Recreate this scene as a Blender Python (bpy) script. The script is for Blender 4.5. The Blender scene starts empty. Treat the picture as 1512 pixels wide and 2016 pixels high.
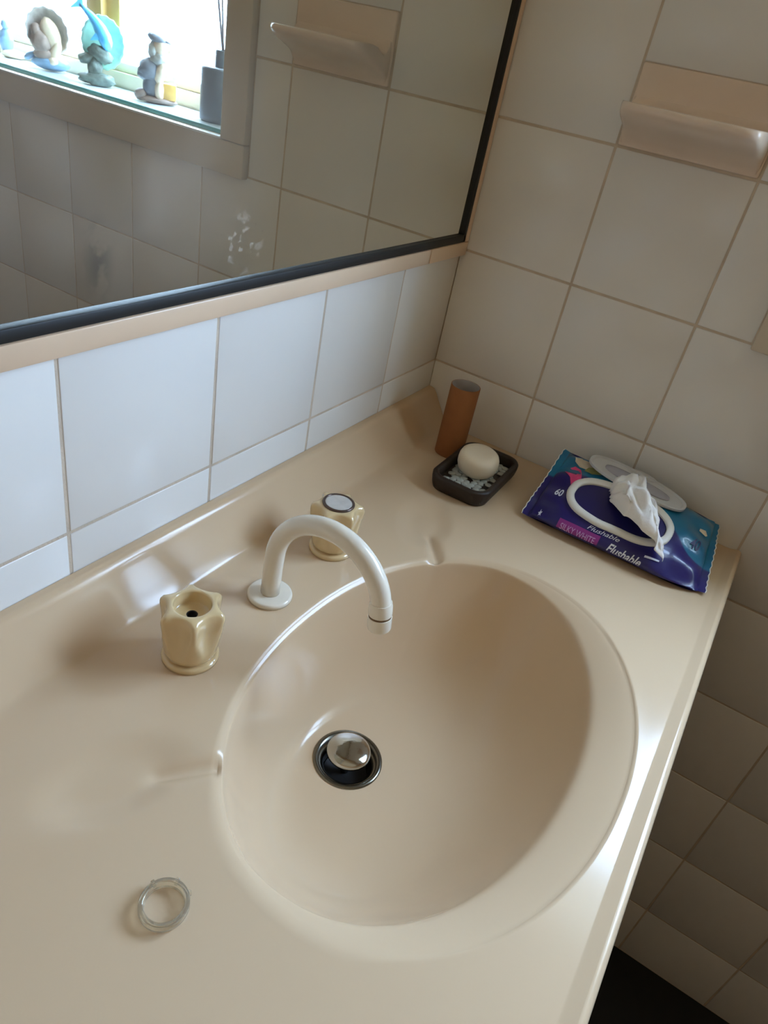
import bpy, bmesh, math, random
import numpy as np
from mathutils import Vector, Matrix, noise
random.seed(4)
C = bpy.context.scene.collection
SC = bpy.context.scene

# ------------------------------------------------------------------ camera
cam_d = bpy.data.cameras.new('camera')
cam = bpy.data.objects.new('camera', cam_d); C.objects.link(cam)
cam_d.sensor_fit = 'VERTICAL'; cam_d.sensor_height = 24.0
cam_d.lens = 16.61906
cam_d.clip_start = 0.01; cam_d.clip_end = 50
cam.matrix_world = Matrix(((0.52390937, 0.38649818, -0.75903764, -0.87248432),
                           (-0.83227298, 0.42187693, -0.35964086, -0.38681255),
                           (0.18121993, 0.82014573, 0.54269726, 0.434985),
                           (0, 0, 0, 1)))
SC.camera = cam

# ------------------------------------------------------------------ light and exposure
world = bpy.data.worlds.new('World'); SC.world = world
world.use_nodes = True
world.node_tree.nodes['Background'].inputs[0].default_value = (0.75, 0.87, 1.0, 1)
world.node_tree.nodes['Background'].inputs[1].default_value = 1.0
WINDOW_COLOR = (0.46, 0.66, 0.96, 1)
WINDOW_STRENGTH = 27.0
SC.view_settings.view_transform = 'Standard'
SC.view_settings.look = 'None'
SC.view_settings.gamma = 1.0
SC.view_settings.use_curve_mapping = False
SC.view_settings.exposure = 0.33
SC.cycles.max_bounces = 14
SC.cycles.diffuse_bounces = 8
SC.cycles.glossy_bounces = 6

# ------------------------------------------------------------------ dimensions (metres, counter top = z 0)
P = 0.152            # tile pitch
H0 = 0.0849          # first grout line above the counter
FLOOR = -0.807
CEIL = 1.60
XL, YF = -1.90, -2.30     # left wall, front wall
WY0, WY1, WZ0, WZ1 = -0.412, -1.17, 0.2785, 0.83    # window opening in the right wall
MIR_Y = -0.003

# ------------------------------------------------------------------ materials
def srgb(r, g, b):
    f = lambda c: (c/255/12.92) if c/255 <= 0.04045 else ((c/255+0.055)/1.055)**2.4
    return (f(r), f(g), f(b), 1)

def mat(name, col, rough=0.5, metal=0.0, var=0.0, scale=8.0, bump=0.0, bscale=60.0, coat=0.0, trans=0.0, ior=1.45, spec=0.5, sss=0.0):
    m = bpy.data.materials.new(name); m.use_nodes = True
    nt = m.node_tree; b = nt.nodes['Principled BSDF']
    b.inputs['Base Color'].default_value = col
    b.inputs['Roughness'].default_value = rough
    b.inputs['Metallic'].default_value = metal
    b.inputs['IOR'].default_value = ior
    b.inputs['Specular IOR Level'].default_value = spec
    b.inputs['Coat Weight'].default_value = coat
    b.inputs['Coat Roughness'].default_value = 0.05
    b.inputs['Transmission Weight'].default_value = trans
    if sss: 
        b.inputs['Subsurface Weight'].default_value = sss
        b.inputs['Subsurface Radius'].default_value = (0.004, 0.003, 0.002)
    tc = nt.nodes.new('ShaderNodeTexCoord')
    if var:
        n = nt.nodes.new('ShaderNodeTexNoise'); n.inputs['Scale'].default_value = scale; n.inputs['Detail'].default_value = 4
        nt.links.new(tc.outputs['Object'], n.inputs['Vector'])
        hs = nt.nodes.new('ShaderNodeHueSaturation'); hs.inputs['Color'].default_value = col
        mr = nt.nodes.new('ShaderNodeMapRange'); mr.inputs[1].default_value = 0.3; mr.inputs[2].default_value = 0.7
        mr.inputs[3].default_value = 1-var; mr.inputs[4].default_value = 1+var
        nt.links.new(n.outputs['Fac'], mr.inputs[0]); nt.links.new(mr.outputs[0], hs.inputs['Value'])
        nt.links.new(hs.outputs['Color'], b.inputs['Base Color'])
    if bump:
        n2 = nt.nodes.new('ShaderNodeTexNoise'); n2.inputs['Scale'].default_value = bscale; n2.inputs['Detail'].default_value = 3
        nt.links.new(tc.outputs['Object'], n2.inputs['Vector'])
        bp = nt.nodes.new('ShaderNodeBump'); bp.inputs['Strength'].default_value = bump; bp.inputs['Distance'].default_value = 0.002
        nt.links.new(n2.outputs['Fac'], bp.inputs['Height']); nt.links.new(bp.outputs[0], b.inputs['Normal'])
    return m

M = {}
M['tile'] = mat('glazed_white_tile', srgb(228, 225, 219), 0.16, var=0.02, scale=5, bump=0.05, bscale=14)
M['grout'] = mat('grout', srgb(200, 184, 164), 0.9, var=0.12, scale=30, bump=0.3, bscale=400)
M['beige'] = mat('beige_trim_tile', srgb(226, 198, 168), 0.3, var=0.04, scale=12)
M['pink'] = mat('pink_beige_ceramic', srgb(230, 210, 190), 0.16, var=0.04, scale=14)
M['black'] = mat('black_channel', srgb(24, 22, 20), 0.55, var=0.1, scale=40)
M['counter'] = mat('ivory_moulded_top', srgb(207, 181, 149), 0.15, var=0.012, scale=5, coat=0.0, spec=0.4)
M['tap_ivory'] = mat('ivory_enamel', srgb(216, 190, 144), 0.14, var=0.02, scale=30, coat=0.7)
M['spout_white'] = mat('off_white_enamel', srgb(226, 216, 198), 0.22, var=0.02, scale=30, coat=0.2)
M['grime'] = mat('brown_scale_deposit', srgb(110, 82, 50), 0.8, var=0.3, scale=300)
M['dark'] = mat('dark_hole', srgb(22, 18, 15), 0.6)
M['chrome'] = mat('chrome', srgb(190, 188, 182), 0.10, metal=1.0, var=0.05, scale=40, bump=0.12, bscale=120)
M['steel_dull'] = mat('worn_chrome', srgb(118, 114, 104), 0.22, metal=1.0, var=0.1, scale=60)
M['clear'] = mat('clear_plastic', srgb(246, 241, 226), 0.10, trans=0.9, ior=1.38)
M['button'] = mat('clear_tap_button', srgb(196, 190, 182), 0.14, var=0.08, scale=120, coat=0.4)
M['button_ring'] = mat('tarnished_ring', srgb(96, 80, 72), 0.3, metal=0.6)
M['card'] = mat('brown_cardboard', srgb(146, 92, 50), 0.85, var=0.06, scale=60, bump=0.1, bscale=300)
M['card_in'] = mat('grey_cardboard_inside', srgb(176, 168, 164), 0.9, var=0.05, scale=60)
M['dish'] = mat('dark_brown_resin', srgb(44, 32, 23), 0.5, var=0.1, scale=80, bump=0.15, bscale=300)
M['pebble'] = mat('pale_pebble', srgb(178, 182, 174), 0.35, var=0.15, scale=120)
M['soap'] = mat('cream_soap', srgb(232, 218, 192), 0.45, var=0.02, scale=60, sss=0.15)
M['navy'] = mat('navy_film', srgb(30, 26, 92), 0.3, var=0.06, scale=30, bump=0.25, bscale=40, coat=0.2)
M['white_plastic'] = mat('white_plastic', srgb(232, 230, 222), 0.3)
M['tissue'] = mat('white_wipe', srgb(240, 236, 230), 0.9, bump=0.35, bscale=160, sss=0.1)
M['print_white'] = mat('white_print', srgb(225, 228, 240), 0.4)
M['print_pink'] = mat('pink_print', srgb(214, 66, 120), 0.4, var=0.15, scale=150)
M['print_magenta'] = mat('magenta_print', srgb(142, 48, 128), 0.4)
M['print_lilac'] = mat('lilac_print', srgb(198, 160, 206), 0.4)
M['print_cream'] = mat('cream_print', srgb(214, 200, 176), 0.4, var=0.18, scale=90)
M['print_green'] = mat('olive_print', srgb(150, 150, 84), 0.4, var=0.2, scale=120)
M['print_darkblue'] = mat('dark_blue_print', srgb(30, 30, 92), 0.4, var=0.15, scale=150)
M['frame'] = mat('cream_window_frame', srgb(226, 216, 190), 0.4, var=0.03, scale=20)
M['timber'] = mat('honey_timber', srgb(216, 172, 104), 0.45, var=0.12, scale=18)
M['paint'] = mat('cream_paint', srgb(206, 192, 170), 0.6, var=0.03, scale=6)
M['ceiling'] = mat('cream_ceiling', srgb(232, 204, 160), 0.8, var=0.02, scale=4)
M['floor'] = mat('black_floor', srgb(20, 19, 18), 0.6, var=0.2, scale=40)
M['cabinet'] = mat('dark_cabinet', srgb(66, 56, 46), 0.5, var=0.08, scale=20)
M['fig_shell'] = mat('taupe_resin', srgb(200, 190, 180), 0.5, var=0.15, scale=90, bump=0.3, bscale=200)
M['fig_cream'] = mat('cream_resin', srgb(232, 212, 184), 0.5, var=0.1, scale=90)
M['fig_brown'] = mat('brown_resin', srgb(160, 140, 128), 0.5, var=0.15, scale=120)
M['fig_blue'] = mat('blue_grey_resin', srgb(130, 166, 196), 0.35, var=0.15, scale=70)
M['dolphin'] = mat('sky_blue_glaze', srgb(96, 190, 240), 0.2, var=0.15, scale=60, coat=0.4)
M['rock'] = mat('dark_green_rock', srgb(104, 116, 106), 0.6, var=0.35, scale=90, bump=0.5, bscale=150)
M['teal_shell'] = mat('pale_teal_resin', srgb(156, 208, 184), 0.4, var=0.12, scale=60)
M['coat'] = mat('slate_resin', srgb(116, 122, 130), 0.5, var=0.15, scale=120)
M['grey_hair'] = mat('grey_resin', srgb(186, 190, 184), 0.5, var=0.15, scale=120)
M['yellow_box'] = mat('yellow_resin', srgb(224, 178, 92), 0.5, var=0.1, scale=120)
M['bottle'] = mat('slate_grey_ceramic', srgb(92, 98, 106), 0.4, var=0.08, scale=60)
M['reed'] = mat('dark_reed', srgb(84, 72, 70), 0.7, var=0.1, scale=200)

def tiled_wall_mat():                      # unseen walls, coloured warm above and brown below to steer the bounce light
    m = mat('tiled_wall_far', srgb(224, 216, 204), 0.2)
    nt = m.node_tree; b = nt.nodes['Principled BSDF']
    tc = nt.nodes.new('ShaderNodeTexCoord'); sep = nt.nodes.new('ShaderNodeSeparateXYZ'); ad = nt.nodes.new('ShaderNodeMath'); ad.operation = 'ADD'
    cb = nt.nodes.new('ShaderNodeCombineXYZ'); br = nt.nodes.new('ShaderNodeTexBrick')
    nt.links.new(tc.outputs['Object'], sep.inputs[0]); nt.links.new(sep.outputs[0], ad.inputs[0]); nt.links.new(sep.outputs[1], ad.inputs[1])
    nt.links.new(ad.outputs[0], cb.inputs[0]); nt.links.new(sep.outputs[2], cb.inputs[1]); nt.links.new(cb.outputs[0], br.inputs['Vector'])
    br.offset = 0.0; br.inputs['Scale'].default_value = 1.0; br.inputs['Mortar Size'].default_value = 0.0018
    br.inputs['Brick Width'].default_value = P; br.inputs['Row Height'].default_value = P
    br.inputs['Color1'].default_value = srgb(232, 190, 138); br.inputs['Color2'].default_value = srgb(228, 186, 136); br.inputs['Mortar'].default_value = srgb(160, 140, 116)
    low = nt.nodes.new('ShaderNodeMath'); low.operation = 'LESS_THAN'; low.inputs[1].default_value = H0+P
    nt.links.new(sep.outputs[2], low.inputs[0])
    mx = nt.nodes.new('ShaderNodeMix'); mx.data_type = 'RGBA'; mx.inputs[7].default_value = srgb(118, 78, 44)
    nt.links.new(low.outputs[0], mx.inputs[0]); nt.links.new(br.outputs['Color'], mx.inputs[6]); nt.links.new(mx.outputs[2], b.inputs['Base Color'])
    return m
M['far_tile'] = tiled_wall_mat()

def pane_mat():                            # obscured glass lit by daylight
    m = bpy.data.materials.new('obscured_window_glass'); m.use_nodes = True
    nt = m.node_tree; b = nt.nodes['Principled BSDF']
    b.inputs['Base Color'].default_value = (0.7, 0.75, 0.76, 1); b.inputs['Roughness'].default_value = 0.25
    tc = nt.nodes.new('ShaderNodeTexCoord'); n = nt.nodes.new('ShaderNodeTexNoise'); n.inputs['Scale'].default_value = 170; n.inputs['Detail'].default_value = 2
    nt.links.new(tc.outputs['Object'], n.inputs['Vector'])
    mr = nt.nodes.new('ShaderNodeMapRange'); mr.inputs[1].default_value = 0.3; mr.inputs[2].default_value = 0.7; mr.inputs[3].default_value = WINDOW_STRENGTH*0.8; mr.inputs[4].default_value = WINDOW_STRENGTH*1.2
    nt.links.new(n.outputs['Fac'], mr.inputs[0]); nt.links.new(mr.outputs[0], b.inputs['Emission Strength'])
    b.inputs['Emission Color'].default_value = WINDOW_COLOR
    bp = nt.nodes.new('ShaderNodeBump'); bp.inputs['Strength'].default_value = 0.4; bp.inputs['Distance'].default_value = 0.002
    nt.links.new(n.outputs['Fac'], bp.inputs['Height']); nt.links.new(bp.outputs[0], b.inputs['Normal'])
    return m
M['pane'] = pane_mat()

def mirror_mat():                          # silvered glass with dusty smears and a haze painted for window glow
    m = bpy.data.materials.new('smeared_mirror'); m.use_nodes = True
    nt = m.node_tree; b = nt.nodes['Principled BSDF']; out = nt.nodes['Material Output']
    b.inputs['Base Color'].default_value = (0.76, 0.77, 0.71, 1); b.inputs['Metallic'].default_value = 1.0; b.inputs['Roughness'].default_value = 0.012
    df = nt.nodes.new('ShaderNodeBsdfDiffuse'); df.inputs['Color'].default_value = (0.90, 0.84, 0.76, 1)
    tc = nt.nodes.new('ShaderNodeTexCoord')
    def noise_node(scale, det, lo, hi, a, c):
        n = nt.nodes.new('ShaderNodeTexNoise'); n.inputs['Scale'].default_value = scale; n.inputs['Detail'].default_value = det
        nt.links.new(tc.outputs['Object'], n.inputs['Vector'])
        r = nt.nodes.new('ShaderNodeMapRange'); r.interpolation_type = 'SMOOTHSTEP'
        r.inputs[1].default_value = lo; r.inputs[2].default_value = hi; r.inputs[3].default_value = a; r.inputs[4].default_value = c
        nt.links.new(n.outputs['Fac'], r.inputs[0]); return r.outputs[0]
    def spot(x, z, r, gain, sx=1.0):       # soft round mask about a point of the glass
        sub = nt.nodes.new('ShaderNodeVectorMath'); sub.operation = 'SUBTRACT'; sub.inputs[1].default_value = (x, 0, z)
        nt.links.new(tc.outputs['Object'], sub.inputs[0])
        sc_ = nt.nodes.new('ShaderNodeVectorMath'); sc_.operation = 'MULTIPLY'; sc_.inputs[1].default_value = (sx, 0, 1)
        nt.links.new(sub.outputs[0], sc_.inputs[0])
        ln = nt.nodes.new('ShaderNodeVectorMath'); ln.operation = 'LENGTH'; nt.links.new(sc_.outputs[0], ln.inputs[0])
        r_ = nt.nodes.new('ShaderNodeMapRange'); r_.interpolation_type = 'SMOOTHSTEP'
        r_.inputs[1].default_value = r; r_.inputs[2].default_value = 0; r_.inputs[3].default_value = 0; r_.inputs[4].default_value = gain
        nt.links.new(ln.outputs['Value'], r_.inputs[0]); return r_.outputs[0]
    def op(o, a, c):
        n = nt.nodes.new('ShaderNodeMath'); n.operation = o
        for i, v in enumerate((a, c)):
            if isinstance(v, (int, float)): n.inputs[i].default_value = v
            else: nt.links.new(v, n.inputs[i])
        return n.outputs[0]
    cloud = noise_node(8, 2, 0.30, 0.75, 0.2, 1.0)
    area = op('ADD', op('ADD', spot(-0.525, 0.35, 0.16, 0.17), spot(-0.60, 0.45, 0.17, 0.08)), spot(-0.62, 0.30, 0.16, 0.08))  # dust, plus the middle spot painted where window glow veils the reflection
    dust_and_glow = op('MULTIPLY', cloud, area)
    streak = noise_node(160, 3, 0.52, 0.66, 0.0, 0.30)
    dust_and_glow = op('ADD', dust_and_glow, op('MULTIPLY', streak, spot(-0.425, 0.285, 0.035, 1.0)))
    dust_and_glow = op('ADD', dust_and_glow, 0.012)
    dust_and_glow = op('MINIMUM', dust_and_glow, 0.21)
    stain = op('MULTIPLY', noise_node(55, 3, 0.40, 0.52, 0.0, 1.0), spot(-0.561, 0.287, 0.034, 1.0, 2.2))   # blotch where the silver has gone
    cm = nt.nodes.new('ShaderNodeMix'); cm.data_type = 'RGBA'; cm.inputs[6].default_value = (0.76, 0.77, 0.71, 1); cm.inputs[7].default_value = (0.42, 0.45, 0.43, 1)
    nt.links.new(stain, cm.inputs[0]); nt.links.new(cm.outputs[2], b.inputs['Base Color'])
    mx = nt.nodes.new('ShaderNodeMixShader')
    nt.links.new(dust_and_glow, mx.inputs[0]); nt.links.new(b.outputs[0], mx.inputs[1]); nt.links.new(df.outputs[0], mx.inputs[2]); nt.links.new(mx.outputs[0], out.inputs[0])
    return m
M['mirror'] = mirror_mat()

def shelf_mats():
    a = mat('shelf_glass_face', srgb(226, 240, 242), 0.06, trans=0.1, ior=1.5)
    e = mat('shelf_glass_edge', srgb(70, 142, 132), 0.15, trans=0.2, ior=1.5)
    return a, e

def film_mat():                            # wipes pack: navy front, teal back and right shoulder
    m = mat('printed_film', srgb(32, 27, 100), 0.28, bump=0.3, bscale=45, coat=0.25)
    nt = m.node_tree; b = nt.nodes['Principled BSDF']
    uv = nt.nodes.new('ShaderNodeUVMap'); uv.uv_map = 'pack'
    sp = nt.nodes.new('ShaderNodeSeparateXYZ'); nt.links.new(uv.outputs[0], sp.inputs[0])
    cr = nt.nodes.new('ShaderNodeFloatCurve')
    c = cr.mapping.curves[0]
    c.points[0].location = (0, 0.60); c.points[1].location = (1, 0.30)
    for x, y in ((0.2, 0.64), (0.62, 0.66), (0.80, 0.50), (0.9, 0.36)): c.points.new(x, y)
    cr.mapping.update()
    nt.links.new(sp.outputs[0], cr.inputs[1])
    d = nt.nodes.new('ShaderNodeMath'); d.operation = 'SUBTRACT'; nt.links.new(sp.outputs[1], d.inputs[0]); nt.links.new(cr.outputs[0], d.inputs[1])
    st = nt.nodes.new('ShaderNodeMapRange'); st.inputs[1].default_value = -0.012; st.inputs[2].default_value = 0.012
    nt.links.new(d.outputs[0], st.inputs[0])
    n = nt.nodes.new('ShaderNodeTexNoise'); n.inputs['Scale'].default_value = 6; nt.links.new(uv.outputs[0], n.inputs['Vector'])
    teal = nt.nodes.new('ShaderNodeMix'); teal.data_type = 'RGBA'; teal.inputs[6].default_value = srgb(14, 88, 140); teal.inputs[7].default_value = srgb(22, 126, 156)
    nt.links.new(n.outputs['Fac'], teal.inputs[0])
    mx = nt.nodes.new('ShaderNodeMix'); mx.data_type = 'RGBA'; mx.inputs[6].default_value = srgb(32, 27, 100)
    nt.links.new(teal.outputs[2], mx.inputs[7]); nt.links.new(st.outputs[0], mx.inputs[0]); nt.links.new(mx.outputs[2], b.inputs['Base Color'])
    return m
M['film'] = film_mat()

# ------------------------------------------------------------------ helpers
def link(name, me, m=None, parent=None, loc=None):
    o = bpy.data.objects.new(name, me); C.objects.link(o)
    if m is not None:
        for mm in (m if isinstance(m, (list, tuple)) else [m]): me.materials.append(mm)
    if parent is not None: o.parent = parent
    if loc is not None: o.location = loc
    return o

def obj(name, bm, m, parent=None, smooth=True, angle=None):
    bmesh.ops.recalc_face_normals(bm, faces=bm.faces)
    me = bpy.data.meshes.new(name); bm.to_mesh(me); bm.free()
    if smooth:
        me.polygons.foreach_set('use_smooth', [True]*len(me.polygons))
        if angle is not None: me.set_sharp_from_angle(angle=math.radians(angle))
    return link(name, me, m, parent)

def pyobj(name, verts, faces, m, parent=None, smooth=True, angle=None):
    me = bpy.data.meshes.new(name); me.from_pydata([tuple(map(float, v)) for v in verts], [], faces); me.validate()
    if smooth:
        me.polygons.foreach_set('use_smooth', [True]*len(me.polygons))
        if angle is not None: me.set_sharp_from_angle(angle=math.radians(angle))
    return link(name, me, m, parent)

def thing(name, label, cat, loc=(0, 0, 0), rotz=0, group=None):
    o = bpy.data.objects.new(name, None); C.objects.link(o); o.empty_display_size = 0.02
    o.location = loc; o.rotation_euler = (0, 0, rotz); o['label'] = label; o['category'] = cat
    if group: o['group'] = group
    return o

def tag(o, label, cat, group=None):
    o['label'] = label; o['category'] = cat
    if group: o['group'] = group
    return o

def struct(o): o['kind'] = 'structure'; return o

def box(bm, a, b, bev=0.0, seg=2):
    lo = [min(a[i], b[i]) for i in range(3)]; hi = [max(a[i], b[i]) for i in range(3)]
    r = bmesh.ops.create_cube(bm, size=1.0)
    for v in r['verts']:
        v.co = Vector([lo[i] if v.co[i] < 0 else hi[i] for i in range(3)])
    if bev:
        ed = {e for v in r['verts'] for e in v.link_edges}
        bmesh.ops.bevel(bm, geom=list(ed), offset=bev, segments=seg, affect='EDGES', profile=0.5)

def boxobj(name, a, b, m, parent=None, bev=0.0, seg=2):
    bm = bmesh.new(); box(bm, a, b, bev, seg)
    return obj(name, bm, m, parent, smooth=bev > 0, angle=40)

def lathe(bm, prof, n=48, mod=None, center=(0, 0, 0), cap0=False, cap1=False):
    """rings of (radius, z); mod(theta, i) scales a ring's radius"""
    rings = []
    for i, (r, z) in enumerate(prof):
        ring = []
        for k in range(n):
            t = 2*math.pi*k/n
            rr = r*(mod(t, i) if mod else 1)
            ring.append(bm.verts.new((center[0]+rr*math.cos(t), center[1]+rr*math.sin(t), center[2]+z)))
        rings.append(ring)
    for a, b in zip(rings[:-1], rings[1:]):
        for k in range(n):
            bm.faces.new((a[k], a[(k+1) % n], b[(k+1) % n], b[k]))
    if cap0: bm.faces.new(rings[0][::-1])
    if cap1: bm.faces.new(rings[-1])
    return rings

def tube(bm, pts, rad, n=20, cap=True):
    pts = [Vector(p) for p in pts]
    rads = rad if isinstance(rad, (list, tuple)) else [rad]*len(pts)
    t0 = (pts[1]-pts[0]).normalized()
    up = Vector((1, 0, 0)) if abs(t0.x) < 0.8 else Vector((0, 1, 0))
    u = t0.cross(up).normalized(); rings = []
    for i, p in enumerate(pts):
        t = (pts[min(i+1, len(pts)-1)]-pts[max(i-1, 0)]).normalized()
        u = (u - t*u.dot(t)).normalized(); w = t.cross(u)
        rings.append([bm.verts.new(p+(u*math.cos(2*math.pi*k/n)+w*math.sin(2*math.pi*k/n))*rads[i]) for k in range(n)])
    for a, b in zip(rings[:-1], rings[1:]):
        for k in range(n): bm.faces.new((a[k], a[(k+1) % n], b[(k+1) % n], b[k]))
    if cap: bm.faces.new(rings[0][::-1]); bm.faces.new(rings[-1])

def blob(bm, c, r, rot=(0, 0, 0), sub=3, amp=0.0, fr=60.0, seed=0.0):
    g = bmesh.ops.create_icosphere(bm, subdivisions=sub, radius=1.0)
    from mathutils import Euler
    R = Euler([math.radians(a) for a in rot]).to_matrix()
    for v in g['verts']:
        d = v.co.normalized()
        k = 1 + amp*noise.noise(Vector((d.x*fr, d.y*fr, d.z*fr))+Vector((seed, seed*1.7, 0)))
        v.co = Vector(c) + R @ Vector((d.x*r[0]*k, d.y*r[1]*k, d.z*r[2]*k))

# ------------------------------------------------------------------ room shell
def slab(name, a, b, m): return struct(boxobj(name, a, b, m))
slab('floor', (XL-0.1, YF-0.1, FLOOR-0.08), (0.3, 0.1, FLOOR), M['floor'])
slab('ceiling', (XL-0.1, YF-0.1, CEIL), (0.3, 0.1, CEIL+0.08), M['ceiling'])
slab('wall_left', (XL-0.1, YF-0.1, FLOOR), (XL, 0.1, CEIL), M['far_tile'])
slab('wall_front', (XL, YF-0.1, FLOOR), (0.14, YF, CEIL), M['far_tile'])
GR = 0.0007                                  # depth of the grout joints
wall_back = slab('wall_back', (XL, GR, FLOOR), (0.14, 0.10, CEIL), M['grout'])
bm = bmesh.new()
box(bm, (GR, 0.0, FLOOR), (0.14, WY0, CEIL)); box(bm, (GR, WY1, FLOOR), (0.14, YF, CEIL))
box(bm, (GR, WY0, FLOOR), (0.14, WY1, WZ0)); box(bm, (GR, WY0, WZ1), (0.14, WY1, CEIL))
wall_right = struct(obj('wall_right', bm, M['grout'], smooth=False))

tile_cache = {}
def tile_mesh(w, h):
    """tile lying in the local XZ plane, its face at y = 0 looking to -y, 5 mm thick with softened edges"""
    key = (round(w, 4), round(h, 4))
    if key in tile_cache: return tile_cache[key]
    b = 0.0011; x, z = w/2, h/2
    vs = []
    for (ix, iy) in ((0, 0.005), (0, 0.0009), (b*0.35, 0.0003), (b, 0.0)):
        for sx, sz in ((-1, -1), (1, -1), (1, 1), (-1, 1)): vs.append((sx*(x-ix), iy, sz*(z-ix)))
    fs = []
    for r in range(3):
        for k in range(4): fs.append((r*4+k, r*4+(k+1) % 4, r*4+4+(k+1) % 4, r*4+4+k))
    fs.append((12, 13, 14, 15))
    me = bpy.data.meshes.new('tile'); me.from_pydata(vs, [], fs)
    me.polygons.foreach_set('use_smooth', [True]*len(fs)); me.set_sharp_from_angle(angle=math.radians(60)); me.materials.append(M['tile'])
    tile_cache[key] = me
    return me

def cut(rects, hole):
    out = []
    for (a0, a1, z0, z1) in rects:
        h0, h1, k0, k1 = hole
        if h1 <= a0 or h0 >= a1 or k1 <= z0 or k0 >= z1: out.append((a0, a1, z0, z1)); continue
        if a0 < h0: out.append((a0, h0, z0, z1))
        if a1 > h1: out.append((h1, a1, z0, z1))
        m0, m1 = max(a0, h0), min(a1, h1)
        if z0 < k0: out.append((m0, m1, z0, k0))
        if z1 > k1: out.append((m0, m1, k1, z1))
    return out

JOINT = 0.0025
def lay(wall, side, bounds_a, holes):
    for i in range(len(bounds_a)-1):
        for r in range(-6, 11):
            z0, z1 = max(H0+(r-1)*P, FLOOR), min(H0+r*P, CEIL)
            rects = [(bounds_a[i], bounds_a[i+1], z0, z1)]
            for h in holes: rects = cut(rects, h)
            for (a0, a1, c0, c1) in rects:
                w, h = a1-a0-JOINT, c1-c0-JOINT
                if w < 0.008 or h < 0.008: continue
                o = link('tile', tile_mesh(w, h), None, wall)
                am, cm = (a0+a1)/2, (c0+c1)/2
                j = lambda s: math.radians(random.uniform(-s, s))
                if side == 'back':
                    o.location = (-am, 0.0, cm); o.rotation_euler = (j(.12), 0, j(.12))
                else:
                    o.location = (0.0, -am, cm); o.rotation_euler = (j(.12), 0, math.radians(-90)+j(.12))
# right wall: 'a' runs from the corner towards the camera
ARC_Y0, ARC_Y1, ARC_Z0, ARC_Z1 = -0.366, -1.216, 0.2335, 0.876
lay(wall_right, 'right', [-0.00125, 0.1511]+[0.1511+P*k for k in range(1, 15)],
    [(-ARC_Y0, -ARC_Y1, H0+P, ARC_Z1), (0.1511, 0.1511+P, H0+2*P, H0+2.5*P+0.0025)])
lay(wall_back, 'back', [-0.00125, 0.1386]+[0.1386+P*k for k in range(1, 12)],
    [(0.0, 1.262, 0.2309, 1.17)])

# ------------------------------------------------------------------ window in the right wall (seen in the mirror)
win = bpy.data.objects.new('window_1', None); C.objects.link(win); struct(win)
fx = 0.105
def wpart(name, a, b, m, bev=0.0015): return boxobj(name, a, b, m, win, bev)
wpart('reveal_board', (0.0, WY0, WZ0), (0.135, WY0-0.006, WZ1), M['frame'])
wpart('reveal_board', (0.0, WY1, WZ0), (0.135, WY1+0.006, WZ1), M['frame'])
wpart('reveal_board', (0.0, WY0, WZ1), (0.135, WY1, WZ1-0.006), M['frame'])
wpart('sill', (0.0, WY0, WZ0), (0.135, WY1, WZ0+0.004), M['frame'])
wpart('bottom_rail', (fx, WY0-0.006, WZ0+0.004), (0.135, WY1+0.006, 0.312), M['frame'], 0.002)
wpart('bottom_rail', (fx+0.006, WY0-0.006, 0.312), (0.135, WY1+0.006, 0.327), M['frame'], 0.003)
wpart('top_rail', (fx, WY0-0.006, WZ1-0.045), (0.135, WY1+0.006, WZ1-0.006), M['frame'])
wpart('side_rail', (fx, WY0-0.006, 0.326), (0.135, WY0-0.03, WZ1-0.045), M['frame'])
wpart('side_rail', (fx, WY1+0.03, 0.326), (0.135, WY1+0.006, WZ1-0.045), M['frame'])
wpart('mullion', (fx+0.004, -0.755, 0.326), (0.135, -0.795, WZ1-0.045), M['timber'])
wpart('mullion', (fx-0.008, -0.785, 0.326), (fx+0.006, -0.822, WZ1-0.045), M['timber'])
for a, b in ((WY0-0.028, -0.757), (-0.793, WY1+0.028)):
    boxobj('pane', (0.118, a, 0.325), (0.122, b, WZ1-0.044), M['pane'], win)
AX = -0.012
wpart('architrave', (0.002, WY0, WZ0+0.0005), (AX, ARC_Y0, ARC_Z1), M['paint'], 0.002)
wpart('architrave', (0.002, WY1, WZ0+0.0005), (AX, ARC_Y1, ARC_Z1), M['paint'], 0.002)
wpart('architrave', (0.002, WY0, WZ1), (AX, WY1, ARC_Z1), M['paint'], 0.002)
wpart('apron', (0.002, ARC_Y0, ARC_Z0), (AX, ARC_Y1, WZ0), M['paint'], 0.002)
wpart('lit_apron_edge', (0.001, WY0-0.0006, WZ0), (AX-0.002, WY1+0.0006, WZ0+0.0034), M['white_plastic'], 0.001)  # white strip added to paint the window-lit top edge of the apron

SH = 0.2885                                   # top of the glass shelf
bm = bmesh.new(); box(bm, (0.001, WY0-0.008, 0.2826), (fx-0.002, WY1+0.008, SH), 0.0006, 1)
shelf = obj('glass_shelf', bm, None, None, smooth=False)
for mm in shelf_mats(): shelf.data.materials.append(mm)
for p in shelf.data.polygons: p.material_index = 0 if abs(p.normal.z) > 0.9 else 1
tag(shelf, 'long glass shelf with a teal edge lying on the window sill, seen in the mirror', 'shelf')

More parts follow.
